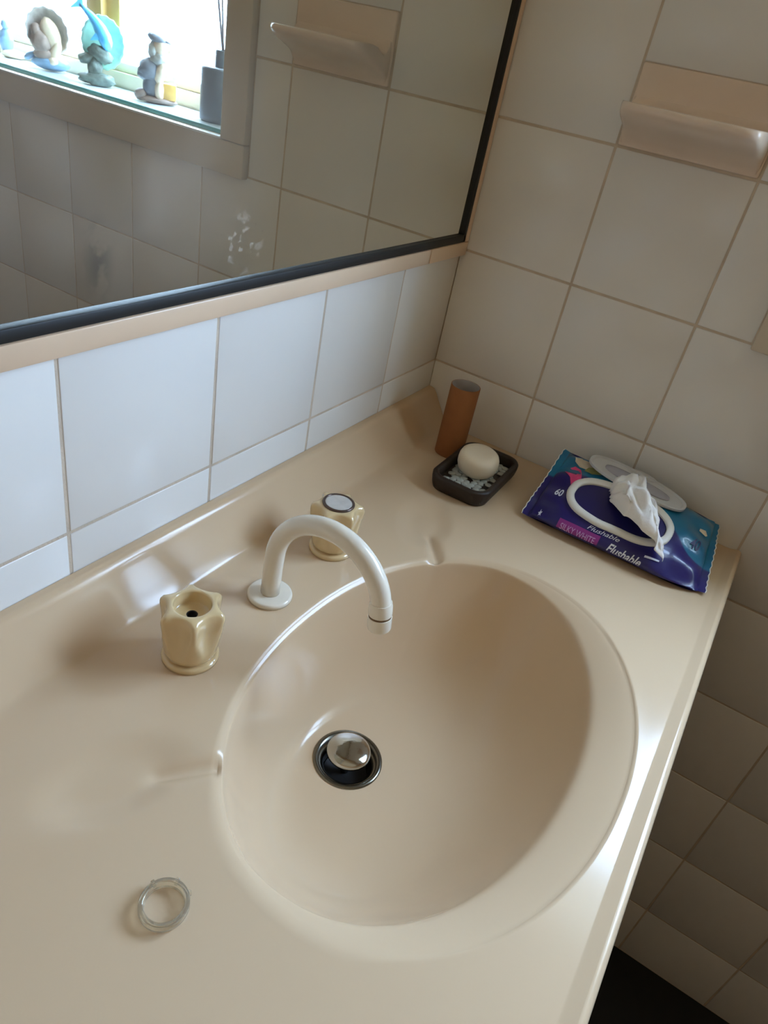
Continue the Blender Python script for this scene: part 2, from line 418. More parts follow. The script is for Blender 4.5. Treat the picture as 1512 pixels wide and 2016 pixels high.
# ------------------------------------------------------------------ beige trim around the mirror and the mirror itself
TY = -0.0085
t1 = bpy.data.objects.new('trim_1', None); C.objects.link(t1); struct(t1)
for a, b in ((-0.0012, -0.0985), (-0.1005, -0.68), (-0.682, -1.26)):
    boxobj('trim_piece', (a, 0.001, 0.2309), (b, TY, 0.2478), M['beige'], t1, 0.0015)
t2 = bpy.data.objects.new('trim_2', None); C.objects.link(t2); struct(t2)
boxobj('trim_piece', (-0.0012, 0.001, 0.2478), (-0.0105, TY, 1.16), M['beige'], t2, 0.0015)
boxobj('trim_piece', (-1.26, 0.001, 0.2478), (-1.25, TY, 1.16), M['beige'], t2, 0.0015)
boxobj('trim_piece', (-1.26, 0.001, 1.16), (-0.0012, TY, 1.17), M['beige'], t2, 0.0015)

mir = thing('wall_mirror', 'large black-edged wall mirror above the tiled splashback', 'mirror', (-0.63, 0, 0.248))
def mpart(name, a, b, m, bev=0.0):
    o = boxobj(name, a, b, m, None, bev); o.parent = mir; o.matrix_parent_inverse = Matrix.Translation((0.63, 0, -0.248)); return o
mpart('mirror_glass', (-0.0135, MIR_Y+0.003, 0.251), (-1.247, MIR_Y, 1.157), M['mirror'])
ez = 0.0088
mpart('black_edge', (-0.0108, 0.0, 0.2481), (-1.2495, -0.0075, 0.2481+ez), M['black'], 0.001)
mpart('black_edge', (-0.0108, 0.0, 0.2481), (-0.0108-ez*0.75, -0.0075, 1.1595), M['black'], 0.001)
mpart('black_edge', (-1.2495, 0.0, 0.2481), (-1.2495+ez, -0.0075, 1.1595), M['black'], 0.001)
mpart('black_edge', (-0.0108, 0.0, 1.1595-ez), (-1.2495, -0.0075, 1.1595), M['black'], 0.001)

# ------------------------------------------------------------------ moulded vanity top with integral basin
def pchip(xs, ys):
    xs, ys = np.array(xs, float), np.array(ys, float); h = np.diff(xs); d = np.diff(ys)/h
    m = np.zeros(len(xs))
    for i in range(1, len(xs)-1): m[i] = 0 if d[i-1]*d[i] <= 0 else 2/(1/d[i-1]+1/d[i])
    m[0], m[-1] = d[0], d[-1]
    def f(x):
        x = np.clip(x, xs[0], xs[-1]); i = np.clip(np.searchsorted(xs, x)-1, 0, len(h)-1); t = (x-xs[i])/h[i]
        return (ys[i]*(1+2*t)*(1-t)**2 + h[i]*m[i]*t*(1-t)**2 + ys[i+1]*t*t*(3-2*t) + h[i]*m[i+1]*t*t*(t-1))
    return f
upst = pchip([0, 0.006, 0.0095, 0.0125, 0.016, 0.022, 0.029, 0.036, 0.0405, 0.045, 0.051, 0.062],
             [0.0462, 0.0462, 0.0452, 0.0425, 0.0368, 0.0275, 0.0172, 0.0075, 0.0026, 0.0007, 0.0001, 0.0])
def sstep(a, b, x):
    t = np.clip((x-a)/(b-a), 0, 1); return t*t*(3-2*t)
BX, BY, BA, BB = -0.4605, -0.2855, 0.2135, 0.1490      # rim of the basin
IX, IY, IA, IB = -0.4605, -0.2685, 0.2050, 0.1305      # where the front slope breaks into the bowl
DX, DY, DZ, DR = -0.4695, -0.2145, -0.130, 0.0285      # drain
Y_FRONT = -0.4555
X_END, X_PATCH = -0.0012, -1.24

def groove(x, y):
    """shallow soap recess and runnel on either side of the basin"""
    z = np.zeros_like(x)
    dx = np.abs(x-BX)                         # symmetric about the tap centre line
    rx, ry = dx-0.216, y+0.142
    a = math.radians(20); u, v = rx*math.cos(a)+ry*math.sin(a), -rx*math.sin(a)+ry*math.cos(a)
    rho = np.sqrt((u/0.052)**2+(v/0.031)**2)
    z -= 0.0042*(1-sstep(0.40, 1.14, rho))
    # runnel from the recess to the rim
    ax, ay, bx, by = 0.196, -0.160, 0.160, -0.190
    ex, ey = bx-ax, by-ay; t = np.clip(((dx-ax)*ex+(y-ay)*ey)/(ex*ex+ey*ey), 0, 1)
    dist = np.sqrt((dx-ax-t*ex)**2+(y-ay-t*ey)**2)
    z2 = -0.0058*np.exp(-(dist/0.0066)**2)
    return np.minimum(z, z2) + 0.3*np.maximum(z, z2)

def top_z(x, y):
    z = upst(-y)
    t_ = np.clip((-0.4455-y)/0.010, 0, 1.2); z = z + 0.0032*(np.sqrt(t_*t_+0.01)-0.1)*(t_ > 0)
    z = z + groove(x, y)
    return z

corners = [math.atan2(cy-BY, cx-BX) for cx in (X_END, X_PATCH) for cy in (-0.0006, Y_FRONT)]
th = np.linspace(-math.pi, math.pi, 720, endpoint=False)
# denser where the basin is far away along the rectangle
th = np.array(sorted(list(th)+corners)); N = len(th)
c, s = np.cos(th), np.sin(th)
def sup(a, b, n=2.12): return 1/((np.abs(c)/a)**n+(np.abs(s)/b)**n)**(1/n)
rr = sup(BA, BB); RMx, RMy = BX+rr*c, BY+rr*s
with np.errstate(divide='ignore'):
    tx = np.where(c > 0, (X_END-BX)/np.where(np.abs(c) < 1e-9, 1e-9, c), (X_PATCH-BX)/np.where(np.abs(c) < 1e-9, -1e-9, c))
    ty = np.where(s > 0, (-0.0006-BY)/np.where(np.abs(s) < 1e-9, 1e-9, s), (Y_FRONT-BY)/np.where(np.abs(s) < 1e-9, -1e-9, s))
tb = np.minimum(np.where(tx > 0, tx, 1e9), np.where(ty > 0, ty, 1e9))
OBx, OBy = BX+tb*c, BY+tb*s
# inner break line, expressed on the same rays
ang_in = []
for k in range(N):
    lo, hi = 0.0, rr[k]
    for _ in range(40):
        m_ = (lo+hi)/2; px, py = (BX+m_*c[k]-IX)/IA, (BY+m_*s[k]-IY)/IB
        if abs(px)**2.12+abs(py)**2.12 < 1: lo = m_
        else: hi = m_
    ang_in.append(lo)
r1 = np.minimum(np.array(ang_in), rr-0.0040); R1x, R1y = BX+r1*c, BY+r1*s
wband = rr-r1; d1 = 0.0026+0.40*wband

rings = []                                    # each (x, y, z), from the outer edge to the drain
so = np.concatenate([np.linspace(1, 0.9, 16), np.linspace(0.9, 0.10, 96)[1:], np.linspace(0.10, 0.0, 13)[1:]])
for sv in so:
    x, y = RMx+(OBx-RMx)*sv, RMy+(OBy-RMy)*sv
    d = (tb-rr)*sv
    z = top_z(x, y) - 0.0016*np.clip(1-d/0.0034, 0, 1)**2
    rings.append(np.stack([x, y, z], 1))
i_rim = len(rings)-1
for v in np.linspace(0, 1, 15)[1:]:
    x, y = RMx+(R1x-RMx)*v, RMy+(R1y-RMy)*v
    z = top_z(RMx, RMy) - 0.0016 - (d1-0.0016)*(v**1.15) 
    gz = groove(RMx, RMy); z = z - gz*v*0.75
    rings.append(np.stack([x, y, z], 1))
i_break = len(rings)-1
zb = rings[-1][:, 2]
angd = np.arctan2(R1y-DY, R1x-DX); CXr, CYr = DX+DR*np.cos(angd), DY+DR*np.sin(angd)
for q_ in np.linspace(0, 1, 64)[1:]:
    rho = 1-(1-(1-q_)**1.0)
    rho = (1-q_)
    rho = 1-(1-rho)**1.35
    x, y = CXr+(R1x-CXr)*rho, CYr+(R1y-CYr)*rho
    z = zb+(DZ-zb)*(1-rho**3.8)
    rings.append(np.stack([x, y, z], 1))
R = np.array(rings)
for _ in range(5):                           # soften the break between the slope and the bowl
    a, b = i_break-5, i_break+5
    R[a:b] = 0.5*R[a:b]+0.25*(R[a-1:b-1]+R[a+1:b+1])
# rounded drip edge and underside, outwards of the outer ring
nx = np.zeros(N); ny = np.where(np.abs(OBy-Y_FRONT) < 1e-6, -1.0, 0.0)
ext = []
for k in range(1, 8):
    a = k/7*math.pi/2
    e = R[0].copy(); e[:, 1] += ny*0.0058*math.sin(a); e[:, 2] -= 0.0058*(1-math.cos(a))*(ny != 0); ext.append(e)
low = ext[-1].copy(); low[:, 2] = -0.036; ext.append(low)
inn = low.copy(); inn[:, 1] = np.where(ny != 0, low[:, 1]+0.018, low[:, 1]); ext.append(inn)
ALL = np.concatenate([np.array(ext[::-1]), R], 0)
K = ALL.shape[0]
verts = ALL.reshape(-1, 3)
faces = []
for i in range(K-1):
    for k in range(N):
        k2 = (k+1) % N; faces.append((i*N+k, i*N+k2, (i+1)*N+k2, (i+1)*N+k))
van = thing('vanity_basin', 'ivory moulded vanity top with an integral oval basin and raised back edge', 'sink', (BX, BY, 0))
def vpart(o): o.parent = van; o.matrix_parent_inverse = Matrix.Translation((-BX, -BY, 0)); return o
top = vpart(pyobj('basin_top', verts, faces, M['counter']))
bmf = bmesh.new(); bmf.from_mesh(top.data); bmesh.ops.recalc_face_normals(bmf, faces=bmf.faces)
if sum(f.normal.z*f.calc_area() for f in bmf.faces) < 0: bmesh.ops.reverse_faces(bmf, faces=bmf.faces)
bmf.to_mesh(top.data); bmf.free()
sol = top.modifiers.new('shell', 'SOLIDIFY'); sol.thickness = 0.005; sol.offset = -1
top.data.polygons.foreach_set('use_smooth', [True]*len(top.data.polygons))
top.data.set_sharp_from_angle(angle=math.radians(55))

# waste fitting
bm = bmesh.new()
lathe(bm, [(0.0335, -0.0015), (0.0332, 0.0008), (0.0315, 0.0018), (0.0285, 0.0012), (0.0250, -0.0020), (0.0225, -0.006), (0.0215, -0.012), (0.0212, -0.05)], 56, center=(DX, DY, DZ))
vpart(obj('drain_flange', bm, M['steel_dull'], None))
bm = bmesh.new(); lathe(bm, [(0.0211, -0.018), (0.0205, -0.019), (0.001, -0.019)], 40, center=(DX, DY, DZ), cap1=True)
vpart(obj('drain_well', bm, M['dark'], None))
plug = thing('basin_plug', 'domed chrome plug raised over the drain of the basin', 'plug', (DX+0.001, DY+0.001, DZ))
bm = bmesh.new(); lathe(bm, [(0.0203, 0.0075), (0.0210, 0.0085), (0.0210, 0.0105), (0.0202, 0.0122), (0.0175, 0.0137), (0.012, 0.0149), (0.006, 0.0154), (0.0008, 0.0156)], 56, cap0=True, cap1=True)
obj('plug_cap', bm, M['chrome'], plug)
bm = bmesh.new(); tube(bm, [(0, 0, 0.009), (0, 0, -0.019)], 0.004, 16); obj('plug_stem', bm, M['steel_dull'], plug)

# vanity cabinet below
cab = thing('vanity_cabinet', 'dark vanity cabinet standing under the ivory basin top', 'cabinet', (-0.6, -0.22, FLOOR))
def cpart(name, a, b, m=M['cabinet'], bev=0.002, par=None):
    o = boxobj(name, a, b, m, par or cab, bev)
    o.matrix_parent_inverse = Matrix.Translation((0.6, 0.22, -FLOOR)) if par is None else Matrix()
    return o
cpart('side_panel', (-0.010, -0.004, FLOOR), (-0.026, -0.418, -0.038)); cpart('side_panel', (-1.226, -0.004, FLOOR), (-1.21, -0.418, -0.038))
cpart('bottom_panel', (-0.026, -0.004, -0.72), (-1.21, -0.418, -0.704)); cpart('plinth', (-0.026, -0.36, FLOOR), (-1.21, -0.376, -0.72))
for k in range(3):
    x0 = -0.012-k*0.404
    d = cpart('door', (x0, -0.420, -0.715), (x0-0.4, -0.437, -0.045))
    h = boxobj('handle', (x0-0.03, -0.437, -0.14), (x0-0.042, -0.455, -0.06), M['steel_dull'], d, 0.002)

# ------------------------------------------------------------------ taps and spout
def tap(x, y, label, button, rot):
    t = thing('tap', label, 'tap', (x, y, 0.0004), math.radians(rot))
    bm = bmesh.new()
    lathe(bm, [(0.0226, 0.0), (0.0228, 0.0026), (0.0222, 0.0044), (0.0200, 0.0050), (0.0170, 0.0052), (0.0165, 0.016)], 56, cap0=True)
    obj('base_flange', bm, M['tap_ivory'], t)
    prof = [(0.0150, 0.0066), (0.0190, 0.0068), (0.0208, 0.0082), (0.0217, 0.0125), (0.0226, 0.0190), (0.0237, 0.0250), (0.0247, 0.0310), (0.0256, 0.0370),
            (0.0263, 0.0420), (0.0268, 0.0462), (0.0268, 0.0492), (0.0262, 0.0515), (0.0248, 0.0532), (0.0225, 0.0543), (0.0195, 0.0549), (0.0168, 0.0551), (0.0153, 0.0550), (0.0147, 0.0545), (0.0145, 0.0535), (0.0143, 0.0445), (0.0136, 0.0436), (0.0075, 0.0434), (0.0062, 0.0440), (0.0044, 0.0440)]
    def mod(th_, i):
        z = prof[i][1]
        if i >= 16: return 1.0
        dep = 0.27*float(sstep(np.float64(0.013), np.float64(0.036), np.float64(z)))
        # scallop narrows towards the bottom
        wid = 0.30+0.70*float(sstep(np.float64(0.012), np.float64(0.040), np.float64(z)))
        ph = ((th_*6/(2*math.pi)) % 1.0)-0.5
        f = max(0.0, 1-(abs(ph)/(0.43*wid))**2)**0.75
        if i >= 12: dep *= (prof[i][0]-0.0153)/(0.0262-0.0153)
        return 1-dep*f
    lathe(bm := bmesh.new(), prof, 120, mod)
    obj('handle', bm, M['tap_ivory'], t)
    if button:
        bm = bmesh.new(); lathe(bm, [(0.0150, 0.0535), (0.0162, 0.0548), (0.0160, 0.0566), (0.0148, 0.0572), (0.0138, 0.0568), (0.0136, 0.0555)], 48); obj('button_ring', bm, M['button_ring'], t)
        bm = bmesh.new(); lathe(bm, [(0.0137, 0.0548), (0.0137, 0.0562), (0.0125, 0.0566), (0.006, 0.0560), (0.0035, 0.0556), (0.0008, 0.0557)], 48, cap1=True); o = obj('button', bm, M['button'], t); o['label'] = 'clear round button with a grey centre'
    else:
        bm = bmesh.new(); lathe(bm, [(0.0046, 0.0438), (0.0042, 0.0443), (0.0036, 0.0430), (0.0036, 0.0385), (0.0005, 0.0380)], 24, cap1=True); o = obj('screw_recess', bm, M['dark'], t); o['label'] = 'dark screw hole'
    return t
tap(-0.5635, -0.0985, 'scalloped ivory tap handle with an empty open top, left of the spout', False, 48)
tap(-0.3635, -0.0955, 'scalloped ivory tap handle still capped with its clear round button', True, 8)

spt = thing('spout', 'white arched swan-neck spout reaching over the basin from a round flange', 'spout', (-0.4635, -0.098, 0.0004))
bm = bmesh.new(); lathe(bm, [(0.0204, 0.0), (0.0206, 0.0026), (0.0200, 0.0042), (0.0185, 0.0048), (0.0120, 0.0050), (0.0086, 0.0052)], 48, cap0=True)
obj('wall_flange', bm, M['spout_white'], spt).name = 'base_flange'
pts = [(0, 0, 0.004), (0, 0, 0.02), (0, 0, 0.035), (0, -0.0005, 0.046)]
r_arc, cz = 0.0555, 0.0465
for k in range(1, 31):
    a = math.pi*(1-k/30*0.975); pts.append((0, -0.056-r_arc*math.cos(a), cz+r_arc*math.sin(a)))
e = Vector(pts[-1]); dr = (e-Vector(pts[-2])).normalized()
rads = [0.0088]*len(pts)
bm = bmesh.new(); tube(bm, pts, rads, 28); obj('neck', bm, M['spout_white'], spt)
def ringseg(name, p, d, prof, m):
    bm = bmesh.new(); lathe(bm, prof, 36, cap0=True, cap1=True)
    o = obj(name, bm, m, spt, angle=40); o.location = p; o.rotation_mode = 'QUATERNION'; o.rotation_quaternion = Vector(d).to_track_quat('Z', 'Y'); return o
ringseg('collar', e, dr, [(0.0092, -0.010), (0.0099, -0.007), (0.0101, 0.0), (0.0100, 0.0018), (0.0085, 0.002)], M['spout_white'])
ringseg('scale_ring', e+dr*0.0018, dr, [(0.0090, 0.0), (0.00965, 0.0003), (0.00965, 0.0022), (0.0090, 0.0024)], M['grime'])['label'] = 'thin brown line of scale'
ringseg('aerator', e+dr*0.0038, dr, [(0.0090, 0.0), (0.0102, 0.0004), (0.0102, 0.011), (0.0097, 0.0125), (0.0080, 0.0125), (0.0078, 0.010)], M['spout_white'])

# loose plastic ring on the counter
ring = thing('plastic_ring', 'small clear plastic ring lying loose at the left of the basin', 'ring', (-0.7155, -0.2292, 0.0002))
bm = bmesh.new(); n = 64
pr = [(0.0113, 0.0), (0.0142, 0.0), (0.0145, 0.0006), (0.0145, 0.0058), (0.0140, 0.0064), (0.0121, 0.0066), (0.0115, 0.0060), (0.0113, 0.0)]
lathe(bm, pr, n); bmesh.ops.remove_doubles(bm, verts=bm.verts, dist=1e-6)
obj('ring_body', bm, M['clear'], ring, angle=35)
for a in (15, -28, 72):
    x, y = 0.0147*math.cos(math.radians(a)), 0.0147*math.sin(math.radians(a))
    bm = bmesh.new(); box(bm, (-0.0009, -0.0011, 0.002), (0.0011, 0.0011, 0.0055), 0.0004); o = obj('lug', bm, M['clear'], ring); o.location = (x, y, 0); o.rotation_euler = (0, 0, math.radians(a))

# ------------------------------------------------------------------ cardboard roll core
roll = thing('roll_core', 'empty brown cardboard roll core standing in the corner behind the soap dish', 'cardboard tube', (-0.0735, -0.0825, 0.0004))
bm = bmesh.new(); lathe(bm, [(0.0188, 0.0), (0.0190, 0.0005), (0.0190, 0.0965), (0.0187, 0.097), (0.0180, 0.097)], 48); obj('outer_wall', bm, M['card'], roll, angle=40)
bm = bmesh.new(); lathe(bm, [(0.0181, 0.0969), (0.0178, 0.0966), (0.0178, 0.0006), (0.0182, 0.0)], 48); o = obj('inner_wall', bm, M['card_in'], roll, angle=40); o['label'] = 'grey inside of the tube'
bm = bmesh.new()                              # spiral seam of the paper strip
prev = None
for k in range(31):
    a = math.radians(200+k*7); z = 0.006+k*0.0028
    p_ = [bm.verts.new((0.01915*math.cos(a), 0.01915*math.sin(a), z)), bm.verts.new((0.01915*math.cos(a), 0.01915*math.sin(a), z+0.0006))]
    if prev: bm.faces.new((prev[0], p_[0], p_[1], prev[1]))
    prev = p_
obj('seam', bm, M['card'], roll)

# ------------------------------------------------------------------ soap dish with pebble insert, and the soap
def rrect(hx, hy, r, n=10):
    out = []
    for cx, cy, a0 in ((hx-r, hy-r, 0), (-hx+r, hy-r, 90), (-hx+r, -hy+r, 180), (hx-r, -hy+r, 270)):
        for k in range(n+1):
            a = math.radians(a0+90*k/n); out.append((cx+r*math.cos(a), cy+r*math.sin(a)))
    return out
def loft(bm, loops, cap0=False, cap1=False):
    rs = [[bm.verts.new(p) for p in lp] for lp in loops]; n = len(rs[0])
    for a, b in zip(rs[:-1], rs[1:]):
        for k in range(n): bm.faces.new((a[k], a[(k+1) % n], b[(k+1) % n], b[k]))
    if cap0: bm.faces.new(rs[0][::-1])
    if cap1: bm.faces.new(rs[-1])
DCX, DCY = -0.1145, -0.1405
dish = thing('soap_dish', 'dark brown rounded soap dish with a pebble-patterned floor', 'soap dish', (DCX, DCY, 0.0003), math.radians(1.5))
HX, HY = 0.0615, 0.0365
bm = bmesh.new()
lv = [(-0.004, 0.0), (-0.001, 0.0012), (0.0008, 0.006), (0.0022, 0.014), (0.0024, 0.0185), (0.0012, 0.0205), (-0.0016, 0.0213), (-0.0042, 0.0205), (-0.0054, 0.018), (-0.0062, 0.0075), (-0.010, 0.0065)]
loft(bm, [[(x, y, z) for x, y in rrect(HX+d, HY+d, 0.019+d)] for d, z in lv], True, True)
obj('dish_body', bm, M['dish'], dish, angle=60)
bm = bmesh.new()
loft(bm, [[(x, y, z) for x, y in rrect(HX-0.0085, HY-0.0085, 0.011)] for z in (0.0066, 0.0082)], False, True)
obj('insert_bed', bm, M['dish'], dish, smooth=False)
cnt = 0
for iy in range(-3, 4):
    for ix in range(-6, 7):
        x = ix*0.0082+(iy % 2)*0.004+random.uniform(-.0012, .0012); y = iy*0.0078+random.uniform(-.001, .001)
        if abs(x) > HX-0.0125 or abs(y) > HY-0.012 or random.random() < 0.17: continue
        bm = bmesh.new(); blob(bm, (0, 0, 0), (random.uniform(.0043, .0060), random.uniform(.0038, .0050), .0012), (0, 0, random.uniform(0, 180)), 2, 0.35, 1.6, cnt)
        o = obj('pebble', bm, M['pebble'], dish); o.location = (x, y, 0.0086); cnt += 1

bm = bmesh.new()
lathe(bm, [(0.0005, -0.0150), (0.014, -0.0148), (0.0205, -0.0136), (0.0240, -0.0105), (0.0257, -0.005), (0.0260, 0.0), (0.0255, 0.0055), (0.0238, 0.0100), (0.0205, 0.0126), (0.014, 0.0137), (0.0005, 0.0141)], 64, cap0=True, cap1=True)
soap = obj('soap_bar', bm, M['soap'], None); soap.location = (-0.1105, -0.1385, 0.0262); soap.rotation_euler = (math.radians(3), math.radians(-5), 0)
tag(soap, 'round cream bar of soap lying in the dark soap dish', 'soap')

# ------------------------------------------------------------------ packet of wipes
pk = thing('wipes_packet', 'open navy and teal packet of moist wipes leaning by the right wall', 'wipes packet', (-0.08, -0.33, 0))
xtop = pchip([0, .08, .22, .45, .68, .86, 1.0], [-0.143, -0.1500, -0.1350, -0.1010, -0.0640, -0.0350, -0.0135])
ztop = pchip([0, .08, .22, .45, .68, .86, 1.0], [0.0035, 0.0105, 0.0245, 0.0385, 0.0475, 0.0490, 0.0400])
xbot = pchip([0, .2, .8, 1.0], [-0.143, -0.124, -0.030, -0.0135]); zbot = pchip([0, .2, .8, 1.0], [0.0035, 0.0008, 0.0008, 0.0400])
LA, LB = np.array([-0.1450, -0.2275, 0.0045]), np.array([-0.0460, -0.2300, 0.0560])
RA, RB = np.array([-0.1330, -0.4300, 0.0030]), np.array([-0.0170, -0.4150, 0.0310])
def S(u, t, top=True):
    """surface point of the packet: u along its length, t from front bottom edge over the top to the back"""
    yl = -0.2270-0.2000*u
    hs = 1.0-0.24*float(sstep(np.float64(0.45), np.float64(1.0), np.float64(u)))
    if top: b = np.array([float(xtop(t)), yl, 0.003+(float(ztop(t))-0.003)*hs])
    else: b = np.array([float(xbot(t)), yl, 0.001+(float(zbot(t))-0.001)*hs])
    w0 = min(1, u/0.17); w1 = min(1, (1-u)/0.20)
    e0 = math.sin(w0*math.pi/2)**0.8; e1 = math.sin(w1*math.pi/2)**0.8
    p = b
    if w0 < 1: p = (LA+(LB-LA)*t)*(1-e0)+p*e0
    if w1 < 1: p = (RA+(RB-RA)*t)*(1-e1)+p*e1
    # creases of the film towards the crimped ends
    k = (1-w0)+(1-w1)
    wob = 0.0022*math.sin(t*23+u*9)*min(1, 1.6*k)*(1-k)*4*0.6 + 0.0009*noise.noise(Vector((u*9, t*5, 2.0 if top else 7.0)))
    return Vector((p[0]-wob*0.4, p[1], max(0.0004, p[2]+(wob if top else 0))))
def Sn(u, t):
    h = 0.012; a = S(min(1, u+h), t)-S(max(0, u-h), t); b_ = S(u, min(1, t+h))-S(u, max(0, t-h)); n_ = b_.cross(a)
    if n_.length < 1e-9: return Vector((0, 0, 1))
    n_.normalize(); return n_ if n_.z > 0 or n_.x < 0 else -n_
NU, NT = 72, 36
def grid(top):
    vs, uvs, fs = [], [], []
    for i in range(NU+1):
        for j in range(NT+1):
            u, t = i/NU, j/NT; vs.append(S(u, t, top)); uvs.append((u, t))
    for i in range(NU):
        for j in range(NT):
            a = i*(NT+1)+j; fs.append((a, a+1, a+NT+2, a+NT+1) if top else (a, a+NT+1, a+NT+2, a+1))
    return vs, uvs, fs
v1, uv1, f1 = grid(True); v2, uv2, f2 = grid(False)
vs = v1+v2; fs = f1+[tuple(i+len(v1) for i in f) for f in f2]; uvl = uv1+[(u, 0.0) for u, t in uv2]
# crimped fins at the two ends
def fin(A, B, out, u_):
    base = len(vs); n = 24
    for k in range(n+1):
        t = k/n; p = A+(B-A)*t
        zig = 0.0012*(k % 2)
        vs.append(Vector(p)); uvl.append((u_, t))
        w = 0.0018*math.sin(t*9+u_*3)
        vs.append(Vector(p+out*(0.0085+zig)+np.array([0, 0, w]))); uvl.append((u_, t))
    for k in range(n): fs.append((base+2*k, base+2*k+1, base+2*k+3, base+2*k+2))
fin(LA, LB, np.array([-0.003, 0.9, 0.1]), 0.0); fin(RA, RB, np.array([0.0, -0.9, 0.12]), 1.0)
me = bpy.data.meshes.new('film_body'); me.from_pydata([tuple(v) for v in vs], [], fs)
ul = me.uv_layers.new(name='pack')
for lp in me.loops: ul.data[lp.index].uv = uvl[lp.vertex_index]
me.polygons.foreach_set('use_smooth', [True]*len(me.polygons))
def ppart(o): o.parent = pk; o.matrix_parent_inverse = Matrix.Translation((0.08, 0.33, 0)); return o
ppart(link('film_body', me, M['film']))
def edge_strip(A, B, out):                    # pale cut edge of the crimp
    bm = bmesh.new(); n = 24; pts_ = []
    for k in range(n+1):
        t = k/n; p = A+(B-A)*t; zig = 0.0012*(k % 2); w = 0.0018*math.sin(t*9+(3 if out[1] < 0 else 0))
        pts_.append(Vector(p+out*(0.0085+zig)+np.array([0, 0, w])))
    tube(bm, pts_, 0.0006, 6); return obj('crimp_edge', bm, M['white_plastic'], None)
ppart(edge_strip(LA, LB, np.array([-0.003, 0.9, 0.1]))); ppart(edge_strip(RA, RB, np.array([0.0, -0.9, 0.12])))

def on_pack(me_or_bm, off):                   # (u,t) plane -> packet surface
    for v in me_or_bm.verts:
        u, t = v.co.x, v.co.y; v.co = S(u, t)+Sn(u, t)*(off+v.co.z)
def slice_up(bm):                             # cut a flat print into narrow strips so that it can follow the film
    us = [v.co.x for v in bm.verts]; ts = [v.co.y for v in bm.verts]
    for lo, hi, st, no in ((min(us), max(us), 0.02, (1, 0, 0)), (min(ts), max(ts), 0.012, (0, 1, 0))):
        k = math.floor(lo/st)+1
        while k*st < hi:
            c_ = (k*st, 0, 0) if no[0] else (0, k*st, 0)
            bmesh.ops.bisect_plane(bm, geom=bm.verts[:]+bm.edges[:]+bm.faces[:], plane_co=c_, plane_no=no, dist=1e-7); k += 1
def patch(name, pts2, m, off=0.0006, sub=2):
    bm = bmesh.new(); f = bm.faces.new([bm.verts.new((u, t, 0)) for u, t in pts2])
    slice_up(bm)
    on_pack(bm, off); return ppart(obj(name, bm, m, None))
def ell(cu, ct, ru, rt, n=24, wob=0.0, rot=0.0):
    out = []
    for k in range(n):
        a = 2*math.pi*k/n; r = 1+wob*math.sin(3*a+1)+wob*0.6*math.sin(5*a)
        x, y = r*math.cos(a)*ru, r*math.sin(a)*rt
        out.append((cu+x*math.cos(rot)-y*math.sin(rot)*ru/rt*0, ct+y+x*math.tan(rot)*rt/ru*0)); 
    return out
def text_patch(s, u0, t0, size_u, size_t, m, off=0.0009, shear=0.0, slope=0.0, bold=0.0):
    cu = bpy.data.curves.new('lettering', 'FONT'); cu.body = s; cu.size = 1.0; cu.shear = shear; cu.resolution_u = 3; cu.offset = bold
    o = bpy.data.objects.new('tmp', cu); C.objects.link(o)
    dg = bpy.context.evaluated_depsgraph_get(); me_ = bpy.data.meshes.new_from_object(o.evaluated_get(dg))
    bpy.data.objects.remove(o); bpy.data.curves.remove(cu)
    bm = bmesh.new(); bm.from_mesh(me_); bpy.data.meshes.remove(me_)

    w = max(v.co.x for v in bm.verts)-min(v.co.x for v in bm.verts); x0 = min(v.co.x for v in bm.verts)
    for v in bm.verts:
        x = (v.co.x-x0)/w; v.co = Vector((u0+x*size_u, t0+v.co.y*size_t+slope*x, 0))
    slice_up(bm)
    on_pack(bm, off); o = ppart(obj('lettering', bm, m, None, smooth=False)); return o
patch('animal_picture', [(0.085, 0.80), (0.12, 0.74), (0.165, 0.72), (0.19, 0.78), (0.215, 0.80), (0.21, 0.90), (0.17, 0.95), (0.12, 0.99), (0.09, 0.95), (0.07, 0.88)], M['print_cream'], 0.0007)
patch('animal_picture', [(0.15, 0.70), (0.20, 0.68), (0.25, 0.72), (0.24, 0.79), (0.19, 0.79), (0.16, 0.76)], M['print_green'], 0.0008)
patch('animal_picture', ell(0.203, 0.80, 0.014, 0.030, 14), M['print_darkblue'], 0.0010, 1)
patch('pink_badge', [(0.065, 0.66), (0.10, 0.74), (0.135, 0.70), (0.165, 0.58), (0.17, 0.47), (0.145, 0.46), (0.115, 0.55), (0.08, 0.60)], M['print_pink'], 0.0008)
patch('magenta_label', [(0.185, 0.060), (0.435, 0.060), (0.435, 0.165), (0.185, 0.165)], M['print_magenta'], 0.0006, 4)
text_patch('SILKY WHITE', 0.205, 0.083, 0.21, 0.078, M['print_lilac'])
text_patch('Flushable', 0.49, 0.075, 0.20, 0.105, M['print_white'], shear=0.35, bold=0.02)
text_patch('Flushable', 0.345, 0.176, 0.19, 0.050, M['print_white'], shear=0.35)
text_patch('60', 0.095, 0.33, 0.035, 0.12, M['print_white'], bold=0.02)
patch('star_print', [(0.085+0.010*(1 if k % 2 else 0.45)*math.cos(k*math.pi/5), 0.13+0.045*(1 if k % 2 else 0.45)*math.sin(k*math.pi/5)) for k in range(10)], M['print_white'], 0.0009, 0)
patch('print_dash', [(0.69, 0.165), (0.77, 0.185), (0.77, 0.198), (0.69, 0.182)], M['print_white'], 0.0009, 1)
patch('print_dash', [(0.875, 0.69), (0.915, 0.68), (0.925, 0.70), (0.905, 0.735), (0.875, 0.72)], M['print_cream'], 0.0009, 1)
text_patch('40', 0.862, 0.46, 0.045, 0.13, M['print_darkblue'], bold=0.02)

